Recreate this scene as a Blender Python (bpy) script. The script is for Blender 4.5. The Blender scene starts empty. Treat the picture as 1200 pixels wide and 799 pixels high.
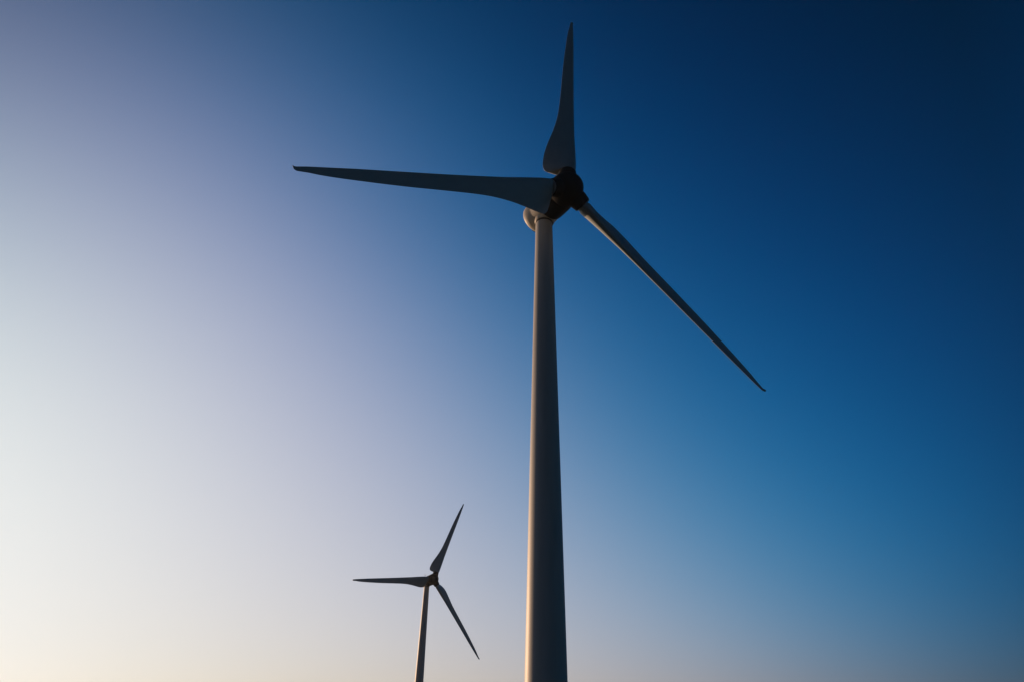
import bpy, bmesh, math, random
from mathutils import Matrix, Vector, noise

sc = bpy.context.scene
COL = sc.collection
R = math.radians

# ------------------------------------------------------------------ camera
PITCH, ROLL = R(30.675), R(1.334)
ce, se, cr, sr = math.cos(PITCH), math.sin(PITCH), math.cos(ROLL), math.sin(ROLL)
fwd = Vector((0, ce, se))
up0 = Vector((0, -se, ce))
rt0 = Vector((1, 0, 0))
rt = cr * rt0 + sr * up0
up = -sr * rt0 + cr * up0
cam_data = bpy.data.cameras.new('camera')
cam = bpy.data.objects.new('camera', cam_data)
COL.objects.link(cam)
cam_data.sensor_fit = 'HORIZONTAL'
cam_data.sensor_width = 36.0
cam_data.lens = 815.0 / 1200.0 * 36.0
cam_data.clip_start = 0.1
cam_data.clip_end = 20000
m = Matrix((rt, up, -fwd)).transposed().to_4x4()
m.translation = Vector((0, 0, 1.6))
cam.matrix_world = m
sc.camera = cam

# ------------------------------------------------------------------ world: low sun beyond the left edge, clear evening sky
SUN_AZ, SUN_EL = R(-50), R(7)
sun_dir = Vector((math.sin(SUN_AZ) * math.cos(SUN_EL), math.cos(SUN_AZ) * math.cos(SUN_EL), math.sin(SUN_EL)))
world = bpy.data.worlds.new('World')
sc.world = world
world.use_nodes = True
wt = world.node_tree
wt.nodes.clear()


def wn(kind, **kw):
    n = wt.nodes.new(kind)
    for k, v in kw.items():
        setattr(n, k, v)
    return n


def wmath(op, a, b=None, clamp=False):
    n = wn('ShaderNodeMath', operation=op)
    n.use_clamp = clamp
    for i, v in enumerate((a, b)):
        if v is None:
            continue
        if isinstance(v, (int, float)):
            n.inputs[i].default_value = v
        else:
            wt.links.new(v, n.inputs[i])
    return n.outputs[0]


def wvec(op, a, b=None, c=None):
    n = wn('ShaderNodeVectorMath', operation=op)
    for i, v in enumerate((a, b, c)):
        if v is None:
            continue
        if isinstance(v, (tuple, list, Vector)):
            n.inputs[i].default_value = v
        else:
            wt.links.new(v, n.inputs[i])
    return n


sky = wn('ShaderNodeTexSky', sky_type='NISHITA')
sky.sun_disc = False
sky.sun_elevation = SUN_EL
sky.sun_rotation = SUN_AZ
sky.altitude = 50
sky.dust_density = 2.0
sky.air_density = 1.0
sky.ozone_density = 1.5
tc = wn('ShaderNodeTexCoord')
s_raw = wvec('DOT_PRODUCT', tc.outputs['Generated'], sun_dir).outputs['Value']
z_raw = wvec('DOT_PRODUCT', tc.outputs['Generated'], (0, 0, 1)).outputs['Value']
s_ = wmath('MINIMUM', wmath('MAXIMUM', wmath('MULTIPLY', wmath('SUBTRACT', s_raw, 0.5), 2.0), -0.95), 0.93)
z_ = wmath('MINIMUM', wmath('MAXIMUM', wmath('MULTIPLY', wmath('SUBTRACT', z_raw, 0.45), 2.5), -0.97), 0.96)
p_raw = wvec('DOT_PRODUCT', tc.outputs['Generated'], (math.cos(SUN_AZ), -math.sin(SUN_AZ), 0)).outputs['Value']
p_ = wmath('MINIMUM', wmath('MAXIMUM', p_raw, 0.0), 0.99)
ss, zz, sz = wmath('MULTIPLY', s_, s_), wmath('MULTIPLY', z_, z_), wmath('MULTIPLY', s_, z_)
mono = [None, s_, z_, ss, sz, zz, wmath('MULTIPLY', ss, s_), wmath('MULTIPLY', ss, z_),
        wmath('MULTIPLY', zz, s_), wmath('MULTIPLY', zz, z_),
        p_, wmath('MULTIPLY', p_, p_), wmath('MULTIPLY', p_, z_), wmath('MULTIPLY', p_, s_)]
# colour grade fitted onto the sky texture, by height and angle from the sun
COEF = [(-1.5119, -0.7796, -0.2541), (3.3349, 1.0795, 0.83), (-2.706, -1.3101, -1.3668), (-2.195, 0.4032, 0.392),
        (4.9327, 0.8833, 1.0829), (-0.5388, 0.0745, 0.2276), (0.8327, 0.4146, 0.6291), (-1.485, 0.9615, 0.7809),
        (0.9769, 0.3363, 0.4078), (0.2213, 0.2822, 0.277), (1.2747, 1.6851, 1.5893), (-0.6652, -0.4518, -0.0295),
        (0.2794, 0.8529, 1.4383), (2.0175, 0.5867, 0.4566)]
acc = COEF[0]
for mo, co in zip(mono[1:], COEF[1:]):
    cx = wn('ShaderNodeCombineXYZ')
    for i in range(3):
        wt.links.new(mo, cx.inputs[i])
    acc = wvec('MULTIPLY_ADD', cx.outputs[0], co, acc).outputs[0]
sep = wn('ShaderNodeSeparateXYZ')
wt.links.new(acc, sep.inputs[0])
ex = wn('ShaderNodeCombineXYZ')
for i in range(3):
    wt.links.new(wmath('EXPONENT', sep.outputs[i]), ex.inputs[i])
SKY_K = 0.1
g = wvec('MULTIPLY', wvec('SCALE', sky.outputs[0]).outputs[0], ex.outputs[0])
g.inputs[0].links[0].from_node.inputs['Scale'].default_value = SKY_K
den = wvec('ADD', g.outputs[0], (1, 1, 1))
film = wvec('DIVIDE', g.outputs[0], den.outputs[0])
fin = wvec('SCALE', film.outputs[0])
fin.inputs['Scale'].default_value = 1.02 / SKY_K
# red-poor tint added to the sky opposite the sun, colouring the turbines' shaded sides
anti = wn('ShaderNodeMapRange', interpolation_type='SMOOTHSTEP')
wt.links.new(s_raw, anti.inputs['Value'])
for nm_, v_ in (('From Min', 0.0), ('From Max', -0.45), ('To Min', 0.0), ('To Max', 1.0)):
    anti.inputs[nm_].default_value = v_
anti_tint = wn('ShaderNodeMix', data_type='RGBA')
wt.links.new(anti.outputs[0], anti_tint.inputs[0])
anti_tint.inputs[6].default_value = (1, 1, 1, 1)
anti_tint.inputs[7].default_value = (.5, 1.08, 1.05, 1)
fin = wvec('MULTIPLY', fin.outputs[0], anti_tint.outputs[2])
bg = wn('ShaderNodeBackground')
bg.inputs['Strength'].default_value = SKY_K
wt.links.new(fin.outputs[0], bg.inputs['Color'])
wo = wn('ShaderNodeOutputWorld')
wt.links.new(bg.outputs[0], wo.inputs['Surface'])

# ------------------------------------------------------------------ sun
sun_data = bpy.data.lights.new('sun', 'SUN')
sun_data.energy = 5.0
sun_data.angle = R(0.6)
sun_data.color = (1.0, 0.62, 0.37)
sun = bpy.data.objects.new('sun', sun_data)
COL.objects.link(sun)
sun.rotation_euler = (-sun_dir).to_track_quat('-Z', 'Y').to_euler()
sun.location = (-200, 180, 80)

vs = sc.view_settings
vs.view_transform = 'Standard'
vs.look = 'None'
vs.exposure = 0.0
vs.gamma = 1.0
vs.use_curve_mapping = False


# ------------------------------------------------------------------ materials
def paint(name, col, rough, dirt=0.12, streak=None, spec=0.5, bump=0.02):
    mt = bpy.data.materials.new(name)
    mt.use_nodes = True
    nt = mt.node_tree
    b = nt.nodes['Principled BSDF']
    t = nt.nodes.new('ShaderNodeTexCoord')
    mp = nt.nodes.new('ShaderNodeMapping')
    mp.inputs['Scale'].default_value = streak or (1, 1, 1)
    nt.links.new(t.outputs['Object'], mp.inputs[0])
    n = nt.nodes.new('ShaderNodeTexNoise')
    n.inputs['Scale'].default_value = 1.0
    n.inputs['Detail'].default_value = 6
    n.inputs['Roughness'].default_value = 0.6
    nt.links.new(mp.outputs[0], n.inputs['Vector'])
    rp = nt.nodes.new('ShaderNodeValToRGB')
    rp.color_ramp.elements[0].position = 0.3
    rp.color_ramp.elements[1].position = 0.7
    d = 1 - dirt
    rp.color_ramp.elements[0].color = (col[0] * d, col[1] * d * .99, col[2] * d * .97, 1)
    rp.color_ramp.elements[1].color = (*col, 1)
    nt.links.new(n.outputs['Fac'], rp.inputs[0])
    nt.links.new(rp.outputs[0], b.inputs['Base Color'])
    mr = nt.nodes.new('ShaderNodeMapRange')
    mr.inputs['To Min'].default_value = rough - .06
    mr.inputs['To Max'].default_value = rough + .08
    nt.links.new(n.outputs['Fac'], mr.inputs['Value'])
    nt.links.new(mr.outputs[0], b.inputs['Roughness'])
    b.inputs['Specular IOR Level'].default_value = spec
    if bump:
        bp = nt.nodes.new('ShaderNodeBump')
        bp.inputs['Strength'].default_value = bump
        bp.inputs['Distance'].default_value = 0.05
        nt.links.new(n.outputs['Fac'], bp.inputs['Height'])
        nt.links.new(bp.outputs[0], b.inputs['Normal'])
    return mt


M_TOWER = paint('tower_paint', (.38, .38, .37), .5, .14, (1.2, 1.2, .12), .25)
M_BLADE = paint('blade_gelcoat', (.30, .335, .345), .42, .10, (.8, .8, .35), .35)
M_SHELL = paint('nacelle_gelcoat', (.47, .45, .41), .5, .14, (.9, .9, .9), .25)
M_HUB = paint('hub_near_black', (.025, .028, .032), .6, .14, (.9, .9, .9), .06)  # even near-black base colour for hub, blade collars and generator ring
M_SEAL = paint('rubber_seal', (.03, .03, .03), .7, .2)
M_VENT = paint('dark_grille', (.06, .06, .06), .6, .2)
M_METAL = paint('galvanised_metal', (.35, .35, .36), .4, .2, (4, 4, 4))

mg = bpy.data.materials.new('field_grass')
mg.use_nodes = True
gt = mg.node_tree
gb = gt.nodes['Principled BSDF']
gtc = gt.nodes.new('ShaderNodeTexCoord')
mixes = None
cols = [((.018, .030, .012), (.036, .050, .020), .03), ((.5, .5, .5), (1.2, 1.15, 1.0), 1.7)]
outs = []
for c0, c1, scl in cols:
    n = gt.nodes.new('ShaderNodeTexNoise')
    n.inputs['Scale'].default_value = scl
    n.inputs['Detail'].default_value = 8
    gt.links.new(gtc.outputs['Object'], n.inputs['Vector'])
    rp = gt.nodes.new('ShaderNodeValToRGB')
    rp.color_ramp.elements[0].position = .32
    rp.color_ramp.elements[1].position = .68
    rp.color_ramp.elements[0].color = (*c0, 1)
    rp.color_ramp.elements[1].color = (*c1, 1)
    gt.links.new(n.outputs['Fac'], rp.inputs[0])
    outs.append(rp.outputs[0])
mul = gt.nodes.new('ShaderNodeMix')
mul.data_type = 'RGBA'
mul.blend_type = 'MULTIPLY'
mul.inputs[0].default_value = 1
gt.links.new(outs[0], mul.inputs[6])
gt.links.new(outs[1], mul.inputs[7])
gt.links.new(mul.outputs[2], gb.inputs['Base Color'])
gb.inputs['Roughness'].default_value = .95
gb.inputs['Specular IOR Level'].default_value = .1


# ------------------------------------------------------------------ helpers
def obj(name, bm, mat, parent=None, smooth=True, angle=R(40)):
    me = bpy.data.meshes.new(name)
    bmesh.ops.recalc_face_normals(bm, faces=bm.faces[:])
    bm.to_mesh(me)
    bm.free()
    me.materials.append(mat)
    if smooth:
        me.shade_smooth()
        me.set_sharp_from_angle(angle=angle)
    o = bpy.data.objects.new(name, me)
    COL.objects.link(o)
    o.parent = parent
    return o


def rings(bm, ringlist, cap0=True, cap1=True):
    vr = [[bm.verts.new(p) for p in r] for r in ringlist]
    n = len(vr[0])
    for a, b in zip(vr, vr[1:]):
        for i in range(n):
            j = (i + 1) % n
            bm.faces.new((a[i], a[j], b[j], b[i]))
    if cap0:
        bm.faces.new(vr[0][::-1])
    if cap1:
        bm.faces.new(vr[-1])


def lathe_z(bm, prof, n=96, at=(0, 0)):
    rings(bm, [[(at[0] + r * math.cos(2 * math.pi * i / n), at[1] + r * math.sin(2 * math.pi * i / n), z)
                for i in range(n)] for r, z in prof])


def lathe_y(bm, prof, n=96):
    """prof: (radius, s); s runs forward along -Y."""
    rings(bm, [[(r * math.cos(2 * math.pi * i / n), -s, r * math.sin(2 * math.pi * i / n)) for i in range(n)]
               for r, s in prof])


def spline(pts, k=6):
    """Catmull-Rom through (a, b) pairs."""
    out = []
    for i in range(len(pts) - 1):
        p0, p1, p2, p3 = pts[max(i - 1, 0)], pts[i], pts[i + 1], pts[min(i + 2, len(pts) - 1)]
        for j in range(k):
            t = j / k
            out.append(tuple(.5 * (2 * b + (c - a) * t + (2 * a - 5 * b + 4 * c - d) * t * t
                                   + (3 * b - a - 3 * c + d) * t ** 3) for a, b, c, d in zip(p0, p1, p2, p3)))
    out.append(tuple(pts[-1]))
    return out


def box(bm, c, size, rot=None):
    mt = Matrix.Translation(c) @ (rot or Matrix.Identity(4)) @ Matrix.Diagonal((*size, 1))
    bmesh.ops.create_cube(bm, size=1, matrix=mt)


# ------------------------------------------------------------------ ground (just below the picture's lower edge)
P_FAR_GROUND = (-30.9, 290.9, -0.58)


def ground_z(x, y):
    d2 = (x - P_FAR_GROUND[0]) ** 2 + (y - P_FAR_GROUND[1]) ** 2
    return P_FAR_GROUND[2] * math.exp(-d2 / 110.0 ** 2)


bm = bmesh.new()
NS, NR = 72, 60
rad = [0] + [2.5 * (1500 / 2.5) ** (i / (NR - 1)) for i in range(NR)]
cx0, cy0 = 0.0, 120.0
prev = [bm.verts.new((cx0, cy0, ground_z(cx0, cy0)))]
for r_ in rad[1:]:
    cur = []
    for i in range(NS):
        x = cx0 + r_ * math.cos(2 * math.pi * i / NS)
        y = cy0 + r_ * math.sin(2 * math.pi * i / NS)
        cur.append(bm.verts.new((x, y, ground_z(x, y))))
    for i in range(NS):
        j = (i + 1) % NS
        if len(prev) == 1:
            bm.faces.new((prev[0], cur[i], cur[j]))
        else:
            bm.faces.new((prev[i], cur[i], cur[j], prev[j]))
    prev = cur
gr = obj('ground', bm, mg)
gr['kind'] = 'structure'

# ------------------------------------------------------------------ the wind turbine
HUB_Z, OVER = 61.354, 4.9
TILT, CONE = R(2.65), R(1.05)
RB = 35.5


def interp(tab, x):
    if x <= tab[0][0]:
        return tab[0][1]
    for (a, va), (b, vb) in zip(tab, tab[1:]):
        if x <= b:
            t = (x - a) / (b - a)
            return va + (vb - va) * t
    return tab[-1][1]


CHORD = spline([(3.05, 3.1), (3.14, 3.55), (3.32, 3.88), (3.65, 4.1), (4.1, 4.2), (4.6, 4.18), (5.6, 4.08), (7.3, 3.72), (9.85, 3.02),
                (12.6, 2.5), (15.2, 2.24), (18.3, 2.05), (24, 1.76), (29, 1.38), (32.5, .98), (34.1, .68), (35.1, .5),
                (RB, .42)])
TWIST = [(2.4, 41), (3.2, 39), (4.3, 30), (5.6, 22), (7.3, 15.5), (9.85, 10.5), (12.6, 7.5), (15.2, 5.5), (18.3, 4), (24, 2.5), (29, 1.5), (35.5, .5)]
THICK = [(2.8, .44), (4.3, .36), (7.3, .32), (9.85, .29), (12.6, .26), (18, .22), (25, .19), (RB, .16)]
LEAD = [(2.8, 1.0), (4.3, 1.02), (7.3, .92), (10, .78), (18, .56), (29, .34), (34, .16), (RB, .03)]


def section(r):
    n = 26
    c, th, tc_, le = interp(CHORD, r), R(interp(TWIST, r)), interp(THICK, r), interp(LEAD, r)
    cd = Vector((math.cos(th), -math.sin(th), 0))          # trailing edge to leading edge
    nd = Vector((math.sin(th), math.cos(th), 0))           # suction side, downwind
    pre = 0.0
    if r > 35.0:                                           # bent tip
        pre = 0.2 * ((r - 35.0) / .5) ** 2
    pts = []
    xs = [.5 * (1 - math.cos(math.pi * i / n)) for i in range(n + 1)]

    def half(x):
        return 5 * tc_ * (.2969 * math.sqrt(x) - .126 * x - .3516 * x * x + .2843 * x ** 3 - .1036 * x ** 4) + .004 * x

    def camber(x):
        mc, pc = .035, .4
        return mc / pc ** 2 * (2 * pc * x - x * x) if x < pc else mc / (1 - pc) ** 2 * (1 - 2 * pc + 2 * pc * x - x * x)
    loop = [(x, camber(x) + half(x)) for x in xs[::-1]] + [(x, camber(x) - half(x)) for x in xs[1:]]
    for x, y in loop:
        p = cd * (le - x * c) + nd * (y * c) + Vector((0, -pre, r - .12 * x * max(0, (3.9 - r) / .8)))
        pts.append(p)
    return pts


def circle_section(r, rad_, n):
    th = R(24)
    cd = Vector((math.cos(th), -math.sin(th), 0))
    nd = Vector((math.sin(th), math.cos(th), 0))
    pts = []
    for i in range(n):
        a = -math.pi + 2 * math.pi * i / (n - 1) * (n - 1) / n      # start at the trailing edge, go over the suction side
        pts.append(cd * (rad_ * math.cos(a)) + nd * (-rad_ * math.sin(a)) + Vector((0, 0, r)))
    return pts


def blade_mesh():
    bm = bmesh.new()
    st = []
    r = 3.05
    while r < 34.0:
        st.append(section(r))
        r += .1 if r < 4 else (.35 if r < 12 else .7)
    r = 34.0
    while r < RB - 1e-6:
        st.append(section(r))
        r += .1
    st.append(section(RB))
    n = len(st[0])
    head = [circle_section(1.3, .92, n), circle_section(2.9, .92, n), circle_section(2.97, .94, n)]
    rings(bm, head + st)
    return bm


def hub_mesh():
    bm = bmesh.new()
    prof = spline([(.02, 2.0), (.6, 1.94), (1.15, 1.7), (1.62, 1.2), (1.95, .5), (2.08, -.2), (2.08, -.8), (2.03, -1.28)], 5)
    prof += [(1.9, -1.32), (1.2, -1.33)]
    lathe_y(bm, prof)
    return bm


def collar_mesh():
    bm = bmesh.new()
    lathe_z(bm, [(1.16, .9), (1.2, 2.0), (1.13, 2.4), (1.09, 2.7), (1.04, 2.82), (.9, 2.85)], 64)
    return bm


def rig(o, ph, extra=None):
    """rotor part: turned about the tilted axis at the hub."""
    mt = Matrix.Translation((0, -OVER, HUB_Z)) @ Matrix.Rotation(-TILT, 4, 'X') @ Matrix.Rotation(ph, 4, 'Y')
    if extra:
        mt = mt @ extra
    o.matrix_local = mt


turb = bpy.data.objects.new('wind_turbine', None)
COL.objects.link(turb)
turb.empty_display_size = 2

# tower: tapered steel tube of welded cans
bm = bmesh.new()
TOP = 59.06
prof = [(2.16, -.3), (2.16, .12), (2.02, .14)]
nz = 24
for i in range(1, nz + 1):
    z = .14 + (TOP - .14) * i / nz
    f_ = i / nz
    prof.append((2.02 + (1.05 - 2.02) * f_, z))
lathe_z(bm, prof, 128)
tower = obj('tower', bm, M_TOWER, turb)
bm = bmesh.new()
lathe_z(bm, [(1.0, TOP), (1.09, TOP + .02), (1.11, TOP + .08), (1.11, TOP + .3), (1.08, TOP + .36), (1.0, TOP + .36)], 96)
obj('yaw_collar', bm, M_SEAL, tower)
for zf in (20.4, 40.6):
    rr = 2.02 + (1.05 - 2.02) * (zf - .14) / (TOP - .14)
    bm = bmesh.new()
    lathe_z(bm, [(rr - .02, zf - .03), (rr + .006, zf - .02), (rr + .006, zf + .02), (rr - .02, zf + .03)], 128)
    obj('weld_seam', bm, M_TOWER, tower)
# door and steps at the tower's foot
bm = bmesh.new()
box(bm, (0, 2.03, 1.75), (.85, .16, 2.1))
bmesh.ops.bevel(bm, geom=[e for e in bm.edges if abs((e.verts[0].co - e.verts[1].co).y) > .1], offset=.2, segments=5, affect='EDGES')
obj('door', bm, M_METAL, tower)

# nacelle, generator ring
axis_m = Matrix.Translation((0, -OVER, HUB_Z)) @ Matrix.Rotation(-TILT, 4, 'X')
bm = bmesh.new()
shell = [(1.3, -3.88), (1.8, -3.89), (1.86, -3.93)] + spline([(1.88, -4.05), (1.9, -4.5), (1.9, -5.3)], 4)
shell += [(1.9, -5.32), (1.865, -5.34), (1.865, -5.4), (1.9, -5.42)]
shell += spline([(1.9, -5.45), (2.0, -5.9), (2.04, -6.35), (1.92, -6.8), (1.5, -7.12), (.8, -7.24), (.02, -7.27)], 5)
lathe_y(bm, shell)
nacelle = obj('nacelle', bm, M_SHELL, turb)
nacelle.matrix_local = axis_m
bm = bmesh.new()
lathe_y(bm, [(1.2, -1.36), (1.88, -1.37), (1.97, -1.42), (2.01, -1.55), (2.02, -2.1), (2.01, -2.9), (1.97, -3.6), (1.94, -3.78), (1.86, -3.84), (1.2, -3.86)])
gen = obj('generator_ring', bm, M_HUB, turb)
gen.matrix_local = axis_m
# underside of the nacelle: skirt round the tower head, hatch, vent
bm = bmesh.new()
lathe_z(bm, [(1.0, -1.92), (1.16, -1.9), (1.22, -1.8), (1.3, -1.2)], 72, (0, OVER))
obj('skirt', bm, M_SHELL, nacelle)
bm = bmesh.new()
box(bm, (0, 6.75, -1.78), (.9, .62, .16), Matrix.Rotation(R(11), 4, 'X'))
bmesh.ops.bevel(bm, geom=bm.edges[:], offset=.05, segments=2, affect='EDGES')
obj('hatch', bm, M_VENT, nacelle)
# instruments on the roof of the nacelle
bm = bmesh.new()
lathe_z(bm, [(.05, 1.7), (.04, 2.95), (.03, 3.0)], 12, (0, 6.6))
box(bm, (0, 6.6, 2.85), (1.1, .05, .05))
lathe_z(bm, [(.02, 2.85), (.02, 3.15), (.09, 3.17), (.09, 3.24), (.02, 3.26)], 12, (-.5, 6.6))
lathe_z(bm, [(.02, 2.85), (.02, 3.2)], 12, (.5, 6.6))
box(bm, (.5, 6.72, 3.2), (.02, .4, .12))
obj('wind_sensor', bm, M_METAL, nacelle)

# hub with its three collars, three blades
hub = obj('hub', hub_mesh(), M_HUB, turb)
for k in range(3):
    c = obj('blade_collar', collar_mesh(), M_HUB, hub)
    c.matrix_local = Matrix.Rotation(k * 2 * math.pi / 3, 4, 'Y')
blades = []
for k in range(3):
    if k == 0:
        b = obj('blade', blade_mesh(), M_BLADE, turb, angle=R(50))
    else:
        b = blades[0].copy()
        COL.objects.link(b)
        b.parent = turb
    blades.append(b)


def pose(h, bl, ph):
    rig(h, ph)
    for k, b_ in enumerate(bl):
        rig(b_, ph + k * 2 * math.pi / 3, Matrix.Rotation(CONE, 4, 'X'))


def place(root, hubpos, yaw):
    root.rotation_euler = (0, 0, yaw)
    v = Matrix.Rotation(yaw, 3, 'Z') @ Vector((0, -OVER, HUB_Z))
    root.location = Vector(hubpos) - v


def copy_tree(o, parent=None):
    c_ = o.copy()
    COL.objects.link(c_)
    if parent:
        c_.parent = parent
        c_.matrix_parent_inverse = o.matrix_parent_inverse
    made[o.name] = c_
    for ch in list(o.children):
        copy_tree(ch, c_)
    return c_


made = {}
far = copy_tree(turb)
pose(hub, blades, R(4.29))
place(turb, (6.328, 63.816, 61.354), R(32.49))
pose(made[hub.name], [made[b_.name] for b_ in blades], R(21.3))
place(far, (-28.956, 286.24, 60.771), R(36.94))

turb['label'] = 'large near wind turbine with tall grey tower and long blades against deep blue sky'
turb['category'] = 'wind turbine'
turb['group'] = 'three bladed wind turbines'
far['label'] = 'small distant wind turbine low in the pale sky left of the tall near tower'
far['category'] = 'wind turbine'
far['group'] = 'three bladed wind turbines'

# ------------------------------------------------------------------ thin evening haze over the fields
bm = bmesh.new()
box(bm, (0, 120, 52.5), (3200, 3200, 108.5))
hz_mat = bpy.data.materials.new('haze_air')
hz_mat.use_nodes = True
hn = hz_mat.node_tree
hn.nodes.clear()
pv = hn.nodes.new('ShaderNodeVolumePrincipled')
pv.inputs['Color'].default_value = (.86, .9, .96, 1)
pv.inputs['Density'].default_value = 0.00007
pv.inputs['Anisotropy'].default_value = 0.5
ho = hn.nodes.new('ShaderNodeOutputMaterial')
hn.links.new(pv.outputs[0], ho.inputs['Volume'])
haze = obj('haze', bm, hz_mat, smooth=False)
haze['kind'] = 'stuff'
haze['label'] = 'thin pale evening haze low over the ground'
